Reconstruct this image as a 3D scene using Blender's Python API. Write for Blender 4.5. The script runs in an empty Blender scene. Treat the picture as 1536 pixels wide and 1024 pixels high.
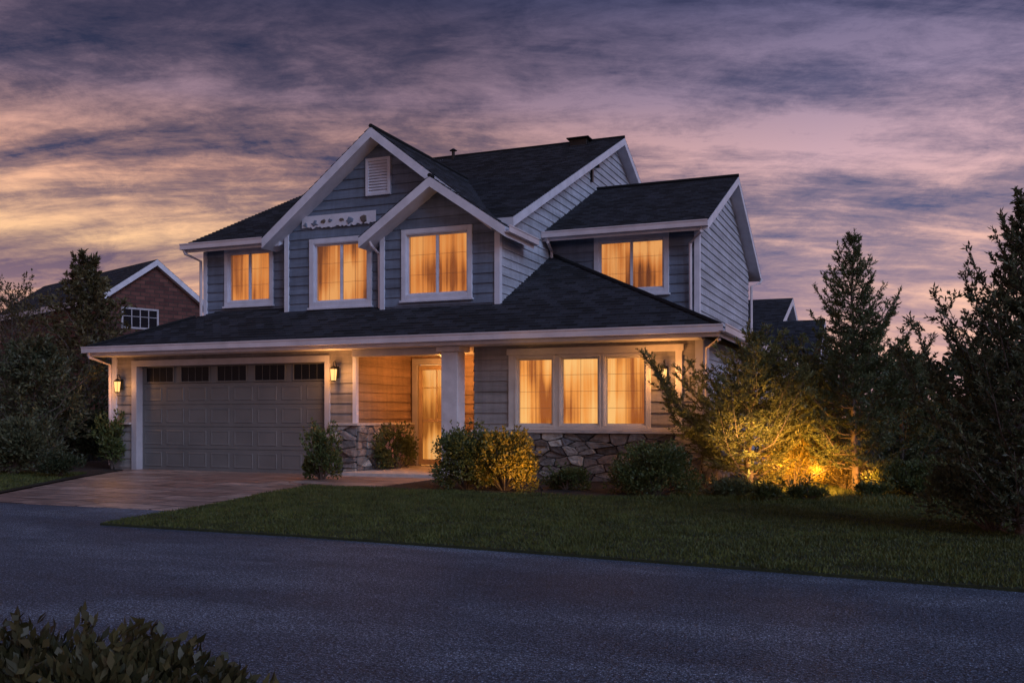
import bpy, math, random
import numpy as np
from mathutils import Vector, Matrix
random.seed(7)
S = bpy.context.scene
COL = S.collection
# ---------------------------------------------------------------- survey of the place (camera station at x=0,y=0)
F, CX, HZ, H = 1416.0, 768.0, 623.0, 1.2
YAW = math.radians(22.28); sn, cs = math.sin(YAW), math.cos(YAW)
def ray(px):
    u = (px-CX)/F
    return (-sn+cs*u, cs+sn*u)
def PX(px, Y): a, b = ray(px); return Y*a/b
def PZ(px, py, Y): a, b = ray(px); return H+(HZ-py)/F*Y/b
def G(px, py):
    a, b = ray(px); d = H*F/(py-HZ); return (d*a, d*b)
def GD(px, d):
    a, b = ray(px); return (d*a, d*b)
# ---------------------------------------------------------------- materials
def nt(name):
    m = bpy.data.materials.new(name); m.use_nodes = True
    n = m.node_tree; n.nodes.clear()
    out = n.nodes.new('ShaderNodeOutputMaterial')
    return m, n, out
def N(n, t, **kw):
    x = n.nodes.new(t)
    for k, v in kw.items():
        if hasattr(x, k): setattr(x, k, v)
    return x
def ramp(n, src, stops):
    r = N(n, 'ShaderNodeValToRGB'); e = r.color_ramp.elements
    while len(e) < len(stops): e.new(0.5)
    for i, (p, c) in enumerate(stops):
        e[i].position = p
        e[i].color = (c, c, c, 1) if not isinstance(c, tuple) else (*c, 1)
    n.links.new(src, r.inputs[0]); return r.outputs[0]
def mix(n, fac, a, b, mode='MIX'):
    m = N(n, 'ShaderNodeMix', data_type='RGBA', blend_type=mode)
    for s, v in ((m.inputs[0], fac), (m.inputs[6], a), (m.inputs[7], b)):
        if isinstance(v, (int, float)): s.default_value = v
        elif isinstance(v, tuple): s.default_value = (*v, 1)
        else: n.links.new(v, s)
    return m.outputs[2]
def mth(n, op, a, b=None, clamp=False):
    m = N(n, 'ShaderNodeMath', operation=op); m.use_clamp = clamp
    for i, v in enumerate((a, b)):
        if v is None: continue
        if isinstance(v, (int, float)): m.inputs[i].default_value = v
        else: n.links.new(v, m.inputs[i])
    return m.outputs[0]
def noise(n, vec, scale, detail=4, rough=.55, out=0, dist=0):
    x = N(n, 'ShaderNodeTexNoise'); x.inputs['Scale'].default_value = scale
    x.inputs['Detail'].default_value = detail; x.inputs['Roughness'].default_value = rough
    x.inputs['Distortion'].default_value = dist
    if vec is not None: n.links.new(vec, x.inputs['Vector'])
    return x.outputs[out]
def mapping(n, vec, scale=(1,1,1), rot=(0,0,0), loc=(0,0,0)):
    m = N(n, 'ShaderNodeMapping'); m.inputs['Scale'].default_value = scale; m.inputs['Rotation'].default_value = rot; m.inputs['Location'].default_value = loc
    n.links.new(vec, m.inputs[0]); return m.outputs[0]
def bump(n, h, strength=.3, dist=.01):
    b = N(n, 'ShaderNodeBump'); b.inputs['Strength'].default_value = strength; b.inputs['Distance'].default_value = dist
    n.links.new(h, b.inputs['Height']); return b.outputs[0]
def pbr(n, out, col, rough=.6, normal=None, metal=0, spec=None):
    p = N(n, 'ShaderNodeBsdfPrincipled')
    if isinstance(col, tuple): p.inputs['Base Color'].default_value = (*col, 1)
    else: n.links.new(col, p.inputs['Base Color'])
    if isinstance(rough, (int, float)): p.inputs['Roughness'].default_value = rough
    else: n.links.new(rough, p.inputs['Roughness'])
    p.inputs['Metallic'].default_value = metal
    if spec is not None: p.inputs['Specular IOR Level'].default_value = spec
    if normal is not None: n.links.new(normal, p.inputs['Normal'])
    if out is not None: n.links.new(p.outputs[0], out.inputs[0])
    return p
def coords(n, which='Object'):
    return N(n, 'ShaderNodeTexCoord').outputs[which]

def basic(name, col, rough=.6, ns=6, amt=.25, bs=40, bst=.15, metal=0, stretch=(1,1,1), spec=None):
    m, n, out = nt(name); v = mapping(n, coords(n), stretch)
    f = noise(n, v, ns, 6, .6)
    d = tuple(c*(1-amt) for c in col); l = tuple(min(1, c*(1+amt)) for c in col)
    c = ramp(n, f, [(.3, d), (.7, l)])
    pbr(n, out, c, rough, bump(n, noise(n, v, bs, 3), bst, .01), metal, spec)
    return m
def siding_mat(name, col):
    m, n, out = nt(name); o = coords(n)
    f = noise(n, mapping(n, o, (.5, .5, 5)), 1.0, 5, .6)
    g = noise(n, mapping(n, o, (3, 3, 60)), 1.5, 4, .7)
    st = noise(n, mapping(n, o, (5, 5, .5)), 1.3, 5, .65)
    c = ramp(n, f, [(.3, tuple(x*.62 for x in col)), (.7, tuple(x*1.22 for x in col))])
    c = mix(n, .4, c, ramp(n, g, [(.3, .3), (.75, 1.0)]), 'MULTIPLY')
    c = mix(n, .5, c, ramp(n, st, [(.3, .5), (.6, 1.05)]), 'MULTIPLY')
    pbr(n, out, c, .62, bump(n, g, .25, .006)); return m
def shingle_mat(name, col):
    m, n, out = nt(name); uv = coords(n, 'UV')
    b = N(n, 'ShaderNodeTexBrick'); n.links.new(uv, b.inputs['Vector'])
    b.inputs['Color1'].default_value = (*[x*.45 for x in col], 1); b.inputs['Color2'].default_value = (*[x*2.0 for x in col], 1)
    b.inputs['Mortar'].default_value = (*[x*.2 for x in col], 1)
    b.inputs['Scale'].default_value = 1; b.inputs['Brick Width'].default_value = .23; b.inputs['Row Height'].default_value = .15
    b.inputs['Mortar Size'].default_value = .006; b.inputs['Bias'].default_value = -.1
    f = noise(n, uv, 1.2, 5, .6); g = noise(n, uv, 120, 2)
    c = mix(n, .7, b.outputs['Color'], ramp(n, f, [(.3, .45), (.7, 1.2)]), 'MULTIPLY')
    c = mix(n, .5, c, ramp(n, g, [(.3, .3), (.7, 1.0)]), 'MULTIPLY')
    h = mth(n, 'ADD', mth(n, 'MULTIPLY', b.outputs['Fac'], -1.0), mth(n, 'MULTIPLY', g, .4))
    pbr(n, out, c, .85, bump(n, h, .6, .012)); return m
def island_mat(name, cols, rough=.75, bs=30, bst=.5, ns=7):
    m, n, out = nt(name); r = N(n, 'ShaderNodeNewGeometry').outputs['Random Per Island']
    c = ramp(n, r, [(i/(len(cols)-1), q) for i, q in enumerate(cols)])
    o = coords(n); f = noise(n, o, ns, 7, .65)
    c = mix(n, .85, c, ramp(n, f, [(.28, .38), (.7, 1.35)]), 'MULTIPLY')
    pbr(n, out, c, rough, bump(n, noise(n, o, bs, 8, .7), bst, .03)); return m
def leaf_mat(name, a, b, rough=.5, trans=.35):
    m, n, out = nt(name); r = N(n, 'ShaderNodeNewGeometry').outputs['Random Per Island']
    c = ramp(n, r, [(0, a), (1, b)])
    f = noise(n, coords(n), 2.5, 3)
    c = mix(n, .75, c, ramp(n, f, [(.3, .4), (.7, 1.3)]), 'MULTIPLY')
    p = pbr(n, None, c, rough); t = N(n, 'ShaderNodeBsdfTranslucent'); n.links.new(c, t.inputs[0])
    ms = N(n, 'ShaderNodeMixShader'); ms.inputs[0].default_value = trans
    n.links.new(p.outputs[0], ms.inputs[1]); n.links.new(t.outputs[0], ms.inputs[2]); n.links.new(ms.outputs[0], out.inputs[0])
    return m
def emit_mat(name, col, st):
    m, n, out = nt(name); e = N(n, 'ShaderNodeEmission'); e.inputs[0].default_value = (*col, 1); e.inputs[1].default_value = st
    n.links.new(e.outputs[0], out.inputs[0]); return m
def curtain_mat(name, stops, st, freq=9, seed=0.):
    """hanging cloth that glows by itself in place of a lit room: narrow vertical folds over a slow change of brightness"""
    m, n, out = nt(name); o = coords(n)
    v = N(n, 'ShaderNodeVectorMath', operation='ADD'); v.inputs[1].default_value = (seed, 0, seed*.7); n.links.new(o, v.inputs[0]); v = v.outputs[0]
    folds = noise(n, mapping(n, v, (freq, freq, .22)), 1.3, 3, .5, dist=.15)
    big = noise(n, mapping(n, v, (1.0, 1.0, .8)), 1.3, 1, .4)
    lace = noise(n, v, 14, 4, .7)
    f = mth(n, 'ADD', mth(n, 'MULTIPLY', folds, .52), mth(n, 'ADD', mth(n, 'MULTIPLY', big, .72), mth(n, 'MULTIPLY', lace, .04)))
    c = ramp(n, f, [(.50, stops[0]), (.63, stops[1]), (.77, stops[2])])
    e = N(n, 'ShaderNodeEmission'); n.links.new(c, e.inputs[0]); e.inputs[1].default_value = st  # emission paints the room light into the cloth, uneven brightness included
    d = N(n, 'ShaderNodeBsdfDiffuse'); d.inputs[0].default_value = (.10, .06, .035, 1)
    a = N(n, 'ShaderNodeAddShader'); n.links.new(e.outputs[0], a.inputs[0]); n.links.new(d.outputs[0], a.inputs[1])
    n.links.new(a.outputs[0], out.inputs[0]); return m
def glass_mat():
    m, n, out = nt('window_glass')
    t = N(n, 'ShaderNodeBsdfTransparent'); t.inputs[0].default_value = (.94, .94, .94, 1)
    g = N(n, 'ShaderNodeBsdfGlossy'); g.inputs['Roughness'].default_value = .03
    fr = N(n, 'ShaderNodeFresnel'); fr.inputs[0].default_value = 1.35
    ms = N(n, 'ShaderNodeMixShader'); n.links.new(fr.outputs[0], ms.inputs[0])
    n.links.new(t.outputs[0], ms.inputs[1]); n.links.new(g.outputs[0], ms.inputs[2]); n.links.new(ms.outputs[0], out.inputs[0])
    return m
def asphalt_mat():
    m, n, out = nt('asphalt'); o = coords(n)
    big = noise(n, mapping(n, o, (.22, .8, 1), (0, 0, -.06)), 1.1, 7, .62, dist=.4); mid = noise(n, o, 5, 6, .75); fine = noise(n, o, 95, 3, .85); grit = noise(n, o, 42, 2, .9)
    c = ramp(n, big, [(.32, (.048, .063, .092)), (.5, (.078, .098, .135)), (.66, (.150, .175, .220))])
    c = mix(n, .7, c, ramp(n, mid, [(.3, .5), (.7, 1.3)]), 'MULTIPLY')
    c = mix(n, 1.0, c, ramp(n, fine, [(.38, .28), (.5, .85), (.59, 2.2), (.67, 6.0)]), 'MULTIPLY')
    c = mix(n, 1.0, c, ramp(n, grit, [(.36, .40), (.5, .92), (.65, 2.4)]), 'MULTIPLY')
    vo = N(n, 'ShaderNodeTexVoronoi', feature='DISTANCE_TO_EDGE'); vo.inputs['Scale'].default_value = .33
    wv = N(n, 'ShaderNodeVectorMath', operation='ADD'); n.links.new(o, wv.inputs[0])
    sc = N(n, 'ShaderNodeVectorMath', operation='SCALE'); sc.inputs[3].default_value = .9
    n.links.new(noise(n, o, 1.1, 6, .7, out=1), sc.inputs[0]); n.links.new(sc.outputs[0], wv.inputs[1]); n.links.new(wv.outputs[0], vo.inputs['Vector'])
    crack = ramp(n, vo.outputs['Distance'], [(.0, .6), (.006, 1.0)])
    c = mix(n, .6, c, crack, 'MULTIPLY')
    h = mth(n, 'ADD', grit, mth(n, 'MULTIPLY', mid, .8))
    pbr(n, out, c, ramp(n, big, [(.3, .52), (.7, .66)]), bump(n, h, 1.0, .035), spec=.28); return m
def paver_mat():
    m, n, out = nt('paver'); o = coords(n)
    b = N(n, 'ShaderNodeTexBrick'); n.links.new(mapping(n, o, (1, 1, 1), (0, 0, .06)), b.inputs['Vector'])
    b.inputs['Color1'].default_value = (.36, .215, .165, 1); b.inputs['Color2'].default_value = (.60, .43, .36, 1); b.inputs['Mortar'].default_value = (.09, .06, .055, 1)
    b.inputs['Scale'].default_value = 1; b.inputs['Brick Width'].default_value = 1.25; b.inputs['Row Height'].default_value = .62; b.inputs['Mortar Size'].default_value = .022
    f = noise(n, mapping(n, o, (1.0, 3.0, 1)), 2.0, 9, .75, dist=.6); k = noise(n, o, 22, 5, .8)
    c = mix(n, .95, b.outputs['Color'], ramp(n, f, [(.34, .30), (.5, .8), (.66, 1.5)]), 'MULTIPLY')
    c = mix(n, .6, c, ramp(n, k, [(.3, .5), (.7, 1.25)]), 'MULTIPLY')
    h = mth(n, 'ADD', mth(n, 'MULTIPLY', b.outputs['Fac'], -1.0), k)
    pbr(n, out, c, ramp(n, f, [(.35, .32), (.65, .5)]), bump(n, h, .5, .010)); return m
def ground_mat(name, a, b, sc=3):
    m, n, out = nt(name); o = coords(n)
    f = noise(n, o, sc, 8, .7); g = noise(n, o, .5, 3)
    c = ramp(n, f, [(.3, a), (.7, b)]); c = mix(n, .5, c, ramp(n, g, [(.3, .5), (.7, 1.3)]), 'MULTIPLY')
    pbr(n, out, c, .9, bump(n, noise(n, o, 30, 6, .8), .9, .04)); return m

M = {}
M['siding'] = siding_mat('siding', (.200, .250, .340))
M['siding_side_lit'] = siding_mat('siding_side_lit', (.54, .57, .65))  # front siding again, lightened to paint in the light on side walls
M['siding_tan'] = siding_mat('siding_tan', (.38, .345, .325))
M['siding_porch_glow'] = siding_mat('siding_porch_glow', (.40, .26, .175))  # orange glow of the porch lamp put into the siding colour
M['trim'] = basic('trim', (.66, .66, .74), .5, 3, .14, 50, .1)
M['gutter'] = basic('gutter', (.66, .58, .60), .4, 2, .15, 30, .05)
M['surround'] = basic('surround_paint', (.46, .44, .47), .5, 2, .15, 30, .05)
M['cream'] = basic('cream_paint', (.62, .56, .50), .5, 3, .14, 50, .1)
M['muntin'] = basic('muntin', (.80, .52, .30), .5, 3, .1, 50, .1)
M['shingle'] = shingle_mat('shingle', (.028, .031, .042))
M['stone'] = island_mat('stone', [(.095, .088, .085), (.42, .37, .32), (.16, .15, .148), (.62, .56, .49), (.12, .10, .095), (.34, .265, .215), (.24, .23, .235)], ns=9, bst=.7)
M['mortar'] = basic('mortar', (.03, .026, .025), .9, 20, .3, 40, .6)
M['cap'] = basic('stone_cap', (.50, .45, .42), .7, 6, .2, 40, .3)
M['garage'] = basic('garage_paint', (.150, .150, .148), .5, 2, .12, 50, .06)
M['column'] = basic('column_paint', (.66, .62, .63), .6, 5, .15, 60, .15)
M['door'] = basic('door_paint', (.55, .40, .25), .45, 5, .15, 60, .08)
M['dark'] = basic('dark_metal', (.03, .028, .028), .4, 5, .2, 60, .1, metal=.6)
M['darkglass'] = basic('dark_glass', (.006, .008, .013), .35, 2, .2, 5, .02, spec=.15)
M['glass'] = glass_mat()
M['curtain_up'] = curtain_mat('curtain_upper', ((.30, .080, .018), (.76, .245, .050), (.90, .38, .105)), .96, 9, 0)
M['curtain_up2'] = curtain_mat('curtain_upper_two', ((.15, .042, .014), (.64, .20, .042), (.90, .40, .12)), .98, 8, 3.7)
M['curtain_low'] = curtain_mat('curtain_lower', ((.34, .09, .016), (.90, .33, .062), (1.0, .54, .17)), 1.08, 8, 8.1)
M['door_light'] = curtain_mat('door_curtain', ((.36, .11, .018), (.85, .33, .065), (1.0, .50, .16)), .95, 7, 2.2)
M['lampglass'] = emit_mat('lantern_glass', (1, .52, .17), 1.7)
M['asphalt'] = asphalt_mat(); M['paver'] = paver_mat()
M['soil'] = ground_mat('mulch', (.018, .011, .008), (.060, .036, .025), 12)
M['lawnbase'] = ground_mat('lawn_soil', (.022, .030, .010), (.05, .062, .018), 5)
M['ground'] = ground_mat('ground', (.02, .026, .012), (.045, .05, .025), 2)
M['grass'] = leaf_mat('grass_blade', (.066, .092, .018), (.155, .165, .040), .6, .3)
M['leaf'] = leaf_mat('shrub_leaf', (.070, .105, .034), (.18, .21, .07))
M['leaf_lit'] = leaf_mat('glow_leaf', (.14, .14, .025), (.40, .28, .05))  # green foliage coloured yellow to paint in the garden light glow
M['leaf_dk'] = leaf_mat('dark_leaf', (.036, .050, .025), (.092, .11, .052))
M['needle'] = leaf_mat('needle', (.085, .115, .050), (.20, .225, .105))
M['needle_lit'] = leaf_mat('needle_glow', (.105, .125, .045), (.26, .25, .09))  # needle colour brightened to paint in the glow from below
M['leaf_br'] = leaf_mat('brown_leaf', (.10, .080, .034), (.24, .18, .07))
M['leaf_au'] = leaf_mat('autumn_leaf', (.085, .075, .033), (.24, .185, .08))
M['leaf_gr'] = leaf_mat('broad_leaf', (.066, .080, .042), (.18, .185, .094))
M['leaf_ol'] = leaf_mat('olive_leaf', (.050, .050, .020), (.15, .125, .048), .45)
M['petal'] = leaf_mat('petal', (.45, .20, .16), (.6, .35, .28))
M['bark'] = basic('bark', (.13, .10, .085), .9, 12, .35, 30, .8, stretch=(1, 1, .25))
def brick_mat():
    m, n, out = nt('red_brick'); o = coords(n)
    sx = N(n, 'ShaderNodeSeparateXYZ'); n.links.new(o, sx.inputs[0]); cb = N(n, 'ShaderNodeCombineXYZ')
    n.links.new(mth(n, 'ADD', sx.outputs[0], sx.outputs[1]), cb.inputs[0]); n.links.new(sx.outputs[2], cb.inputs[1])
    b = N(n, 'ShaderNodeTexBrick'); n.links.new(cb.outputs[0], b.inputs['Vector'])
    b.inputs['Color1'].default_value = (.08, .028, .026, 1); b.inputs['Color2'].default_value = (.18, .07, .055, 1); b.inputs['Mortar'].default_value = (.05, .035, .03, 1)
    b.inputs['Scale'].default_value = 1; b.inputs['Brick Width'].default_value = .5; b.inputs['Row Height'].default_value = .2; b.inputs['Mortar Size'].default_value = .02
    pbr(n, out, mix(n, .5, b.outputs['Color'], ramp(n, noise(n, o, 3, 5), [(.3, .5), (.7, 1.3)]), 'MULTIPLY'), .85); return m
M['brick'] = brick_mat()

# ---------------------------------------------------------------- mesh builder
class MB:
    def __init__(s): s.v = []; s.f = []; s.uv = []
    def poly(s, pts, uvs=None):
        k = len(s.v); s.v += [tuple(p) for p in pts]; s.f.append(list(range(k, k+len(pts))))
        s.uv.append(uvs or [(0, 0)]*len(pts))
    def faces(s, vs, fs):
        k = len(s.v); s.v += [tuple(p) for p in vs]
        for f in fs: s.f.append([k+i for i in f]); s.uv.append([(0, 0)]*len(f))
    def box(s, x0, x1, y0, y1, z0, z1):
        s.faces([(x0,y0,z0),(x1,y0,z0),(x1,y1,z0),(x0,y1,z0),(x0,y0,z1),(x1,y0,z1),(x1,y1,z1),(x0,y1,z1)],
                [(0,3,2,1),(4,5,6,7),(0,1,5,4),(1,2,6,5),(2,3,7,6),(3,0,4,7)]); return s
    def frustum(s, cx, cy, z0, z1, r0, r1, n=4, a0=math.pi/4):
        vs = [(cx+r*math.cos(a0+2*math.pi*i/n), cy+r*math.sin(a0+2*math.pi*i/n), z) for z, r in ((z0, r0), (z1, r1)) for i in range(n)]
        fs = [tuple(range(n))[::-1], tuple(range(n, 2*n))]+[(i, (i+1) % n, n+(i+1) % n, n+i) for i in range(n)]
        s.faces(vs, fs); return s
    def tube(s, pts, rad, n=6):
        pts = [Vector(p) for p in pts]; rings = []
        if not isinstance(rad, (list, tuple)): rad = [rad]*len(pts)
        for i, p in enumerate(pts):
            d = (pts[min(i+1, len(pts)-1)]-pts[max(i-1, 0)])
            if d.length < 1e-9: d = Vector((0, 0, 1))
            d.normalize(); a = Vector((0, 0, 1)) if abs(d.z) < .9 else Vector((1, 0, 0))
            u = d.cross(a).normalized(); w = d.cross(u)
            rings += [p+(u*math.cos(2*math.pi*j/n)+w*math.sin(2*math.pi*j/n))*rad[i] for j in range(n)]
        fs = []
        for i in range(len(pts)-1):
            for j in range(n):
                fs.append((i*n+j, i*n+(j+1) % n, (i+1)*n+(j+1) % n, (i+1)*n+j))
        fs.append(tuple(range(n))[::-1]); fs.append(tuple(range((len(pts)-1)*n, len(pts)*n)))
        s.faces(rings, fs); return s
    def build(s, name, mat, parent=None, bevel=0, smooth=False, local=False):
        me = bpy.data.meshes.new(name); me.from_pydata(s.v, [], s.f)
        uvl = me.uv_layers.new(name='UVMap'); flat = []
        for u in s.uv:
            for q in u: flat += [q[0], q[1]]
        uvl.data.foreach_set('uv', flat)
        me.materials.append(mat); 
        if smooth: me.polygons.foreach_set('use_smooth', [True]*len(me.polygons))
        me.update()
        o = bpy.data.objects.new(name, me); COL.objects.link(o)
        if parent is not None:
            o.parent = parent
            if not local and parent.type == 'EMPTY': o.matrix_parent_inverse = Matrix.Translation(-parent.location)
        if bevel:
            b = o.modifiers.new('b', 'BEVEL'); b.width = bevel; b.segments = 2; b.limit_method = 'ANGLE'
        return o
def tag(o, label, cat, group=None, kind=None):
    if label: o['label'] = label
    if cat: o['category'] = cat
    if group: o['group'] = group
    if kind: o['kind'] = kind
    return o
def thing(name, label, cat, loc, rz=0, group=None):
    o = bpy.data.objects.new(name, None); COL.objects.link(o); o.location = loc; o.rotation_euler = (0, 0, rz)
    return tag(o, label, cat, group)
# clipping helpers
def clip(poly, f):
    out = []
    for i in range(len(poly)):
        a, b = poly[i], poly[(i+1) % len(poly)]; fa, fb = f(a), f(b)
        if fa >= 0: out.append(a)
        if (fa > 1e-9 and fb < -1e-9) or (fa < -1e-9 and fb > 1e-9):
            t = fa/(fa-fb); out.append((a[0]+(b[0]-a[0])*t, a[1]+(b[1]-a[1])*t))
    return out
def area(p): return abs(sum(p[i][0]*p[(i+1) % len(p)][1]-p[(i+1) % len(p)][0]*p[i][1] for i in range(len(p))))/2 if len(p) > 2 else 0
def subtract(polys, hole):
    x0, x1, z0, z1 = hole; out = []
    for p in polys:
        mid = clip(clip(p, lambda q: q[0]-x0), lambda q: x1-q[0])
        for r in (clip(p, lambda q: x0-q[0]), clip(p, lambda q: q[0]-x1), clip(mid, lambda q: z0-q[1]), clip(mid, lambda q: q[1]-z1)):
            if area(r) > 1e-5: out.append(r)
    return out
def courses(mb, polys, holes, T, Nn, ex, off, v0=0.0, vs=1.0):
    for h in holes: polys = subtract(polys, h)
    Nn = Vector(Nn)
    for p in polys:
        lo = min(q[1] for q in p); hi = max(q[1] for q in p)
        for k in range(int(math.floor((lo-v0)/ex)), int(math.ceil((hi-v0)/ex))+1):
            a = v0+k*ex; b = a+ex
            q = clip(clip(p, lambda t: t[1]-a), lambda t: b-t[1])
            if area(q) < 1e-5: continue
            mb.poly([Vector(T(u, v))+Nn*off*(1-(v-a)/ex) for u, v in q], [(u, v*vs) for u, v in q])
            bt = sorted(u for u, v in q if abs(v-a) < 1e-6)
            if len(bt) >= 2:
                u0, u1 = bt[0], bt[-1]
                mb.poly([Vector(T(u0, a)), Vector(T(u1, a)), Vector(T(u1, a))+Nn*off, Vector(T(u0, a))+Nn*off], [(u0, a*vs), (u1, a*vs), (u1, a*vs), (u0, a*vs)])
def wall_front(parent, Y, poly, holes=(), mat='siding', name='siding_wall', ex=.2):
    mb = MB(); courses(mb, [poly], holes, lambda u, v: (u, Y, v), (0, -1, 0), ex, .024, 0.05); return mb.build(name, M[mat], parent)
def wall_side(parent, X, poly, holes=(), mat='siding_side_lit', name='siding_wall', sgn=1, ex=.18):
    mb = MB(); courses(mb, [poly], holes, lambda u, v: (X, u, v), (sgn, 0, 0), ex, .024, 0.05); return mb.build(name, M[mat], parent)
def rect(a, b, c, d): return [(a, c), (b, c), (b, d), (a, d)]
def roof(parent, planes, th=.19, name='roof', ex=.136, local=False, mat='shingle'):
    """planes: (plan polygon, upslope dir, reference v, z there, slope)"""
    sh, sl = MB(), MB()
    for poly, g, vc, zc, s in planes:
        g = Vector(g).normalized(); pr = Vector((g.y, -g.x))
        uv = [(p[0]*pr.x+p[1]*pr.y, p[0]*g.x+p[1]*g.y) for p in poly]
        zz = lambda v: zc+s*(v-vc)
        T = lambda u, v: (pr.x*u+g.x*v, pr.y*u+g.y*v, zz(v))
        courses(sh, [uv], [], T, (0, 0, 1), ex, .022, vc, math.sqrt(1+s*s))
        n = len(uv); top = [Vector(T(u, v))-Vector((0, 0, .006)) for u, v in uv]; bot = [p-Vector((0, 0, th)) for p in top]
        sl.faces(top+bot, [tuple(range(n)), tuple(range(n, 2*n))[::-1]]+[(i, (i+1) % n, n+(i+1) % n, n+i) for i in range(n)])
    r = sh.build(name, M[mat], parent, local=local); sl.build('fascia', M['trim'], r); return r
def stones(mb, back, u0, u1, v0, v1, T, Nn, rng, per=.036):
    """rubble: voronoi cells of jittered points, flattened, each a chamfered stone"""
    Nn = Vector(Nn); A = 2.5; n = max(6, int((u1-u0)*(v1-v0)/per)); pts = []
    for _ in range(n):
        best = None
        for _t in range(4):
            q = (rng.uniform(u0, u1)/A, rng.uniform(v0, v1)); dd = min([(q[0]-p[0])**2+(q[1]-p[1])**2 for p in pts] or [9])*rng.uniform(.2, 1)
            if best is None or dd > best[0]: best = (dd, q)
        pts.append(best[1])
    for i, p in enumerate(pts):
        cell = [(u0/A, v0), (u1/A, v0), (u1/A, v1), (u0/A, v1)]
        for j, q in enumerate(pts):
            if i == j or abs(q[0]-p[0])+abs(q[1]-p[1]) > .9: continue
            mx, my, dx, dy = (p[0]+q[0])/2, (p[1]+q[1])/2, p[0]-q[0], p[1]-q[1]
            cell = clip(cell, lambda t: (t[0]-mx)*dx+(t[1]-my)*dy)
            if len(cell) < 3: break
        if area(cell) < .0008: continue
        c = [(a*A, b) for a, b in cell]; k = len(c); cx = sum(a for a, b in c)/k; cy = sum(b for a, b in c)/k
        ring = []
        for j in range(k):
            a, b = c[j], c[(j+1) % k]; t = rng.uniform(.05, .18); s_ = rng.uniform(.05, .18)
            ring += [(a[0]+(b[0]-a[0])*t, a[1]+(b[1]-a[1])*t), (b[0]-(b[0]-a[0])*s_, b[1]-(b[1]-a[1])*s_)]
        k = len(ring); sh = lambda q, f: (cx+(q[0]-cx)*f, cy+(q[1]-cy)*f)
        dp = rng.uniform(.04, .12); f0 = .94; tx, ty = rng.uniform(-.06, .06), rng.uniform(-.10, .10)
        tl = lambda q: (q[0]-cx)*tx+(q[1]-cy)*ty
        r0 = [Vector(T(*sh(q, f0))) for q in ring]; r1 = [Vector(T(*sh(q, f0)))+Nn*(dp-.018+tl(q)) for q in ring]
        r2 = [Vector(T(*sh(q, f0-.07)))+Nn*(dp+rng.uniform(-.005, .005)+tl(q)) for q in ring]; r3 = [Vector(T(*sh(q, f0*.5)))+Nn*(dp+rng.uniform(-.010, .012)) for q in ring]
        fs = []
        for L in range(3): fs += [(L*k+j, L*k+(j+1) % k, (L+1)*k+(j+1) % k, (L+1)*k+j) for j in range(k)]
        mb.faces(r0+r1+r2+r3, fs+[tuple(range(3*k, 4*k))])
    back.poly([Vector(T(*q))+Nn*.02 for q in rect(u0, u1, v0, v1)])

# ---------------------------------------------------------------- the house
house = thing('suburban_house', 'two storey blue grey house with white gables, lit windows and a double garage', 'house', (-9.5, 16.2, 0))
rng = random.Random(3)
def window(parent, Y, x0, x1, z0, z1, tw=.11, cols=2, split=1, rows=3, cm='curtain_up', sill=True, mun=2, t=.018, sw=.03, cd=.16, tm='trim'):
    mb = MB(); f, b = Y-.05, Y-.001
    mb.box(x0-tw, x0, f, b, z0-tw, z1+tw).box(x1, x1+tw, f, b, z0-tw, z1+tw).box(x0, x1, f, b, z1, z1+tw).box(x0, x1, f, b, z0-tw, z0)
    mb.box(x0-.002, x0+t, f+.01, Y+cd, z0, z1).box(x1-t, x1+.002, f+.01, Y+cd, z0, z1).box(x0+t, x1-t, f+.01, Y+cd, z1-t, z1+.002).box(x0+t, x1-t, f+.01, Y+cd, z0-.002, z0+t)
    w = mb.build('window', M[tm], parent, bevel=.006)
    s = MB(); mu = MB(); X0, X1, Z0, Z1 = x0+t, x1-t, z0+t, z1-t
    for i in range(split+1):
        a = X0+(X1-X0)*i/(split+1); c = X0+(X1-X0)*(i+1)/(split+1)
        ya, yb = Y+.01+.012*(i % 2), Y+.05+.012*(i % 2)
        s.box(a, a+sw, ya, yb, Z0, Z1).box(c-sw, c, ya, yb, Z0, Z1).box(a+sw, c-sw, ya, yb, Z0, Z0+sw).box(a+sw, c-sw, ya, yb, Z1-sw, Z1)
        for k in range(1, rows):
            z = Z0+(Z1-Z0)*k/rows; mu.box(a+sw, c-sw, Y+.045, Y+.050, z-.003, z+.003)
        for k in range(1, mun):
            x = a+(c-a)*k/mun; mu.box(x-.003, x+.003, Y+.0455, Y+.0505, Z0+sw, Z1-sw)
    s.build('sash', M[tm], w); mu.build('muntin', M['muntin'], w)
    MB().box(X0, X1, Y+.036, Y+.040, Z0, Z1).build('pane', M['glass'], w)
    c = MB(); nx = 90; ph = rng.uniform(0, 9)
    def cy(x): return Y+cd+.018*math.sin(x*38+ph)+.012*math.sin(x*17+ph*2)
    for i in range(nx):
        a = x0-.02+(x1-x0+.04)*i/nx; d = x0-.02+(x1-x0+.04)*(i+1)/nx
        c.poly([(a, cy(a), z0-.05), (d, cy(d), z0-.05), (d, cy(d), z1+.05), (a, cy(a), z1+.05)])
    c.build('curtain', M[cm], w, smooth=True)
    if sill: MB().box(x0-tw-.03, x1+tw+.03, Y-.085, Y-.003, z0-tw-.045, z0-tw-.001).build('sill', M[tm], w, bevel=.005)
    return w
def opening(px0, px1, py0, py1, Y, e=.02):
    pc = (px0+px1)/2
    return PX(px0, Y)-e, PX(px1, Y)+e, PZ(pc, py1, Y)-e, PZ(pc, py0, Y)+e
def corner(parent, x0, x1, y0, y1, z0, z1, mat='trim'): MB().box(x0, x1, y0, y1, z0, z1).build('corner_board', M[mat], parent, bevel=.005)

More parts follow.
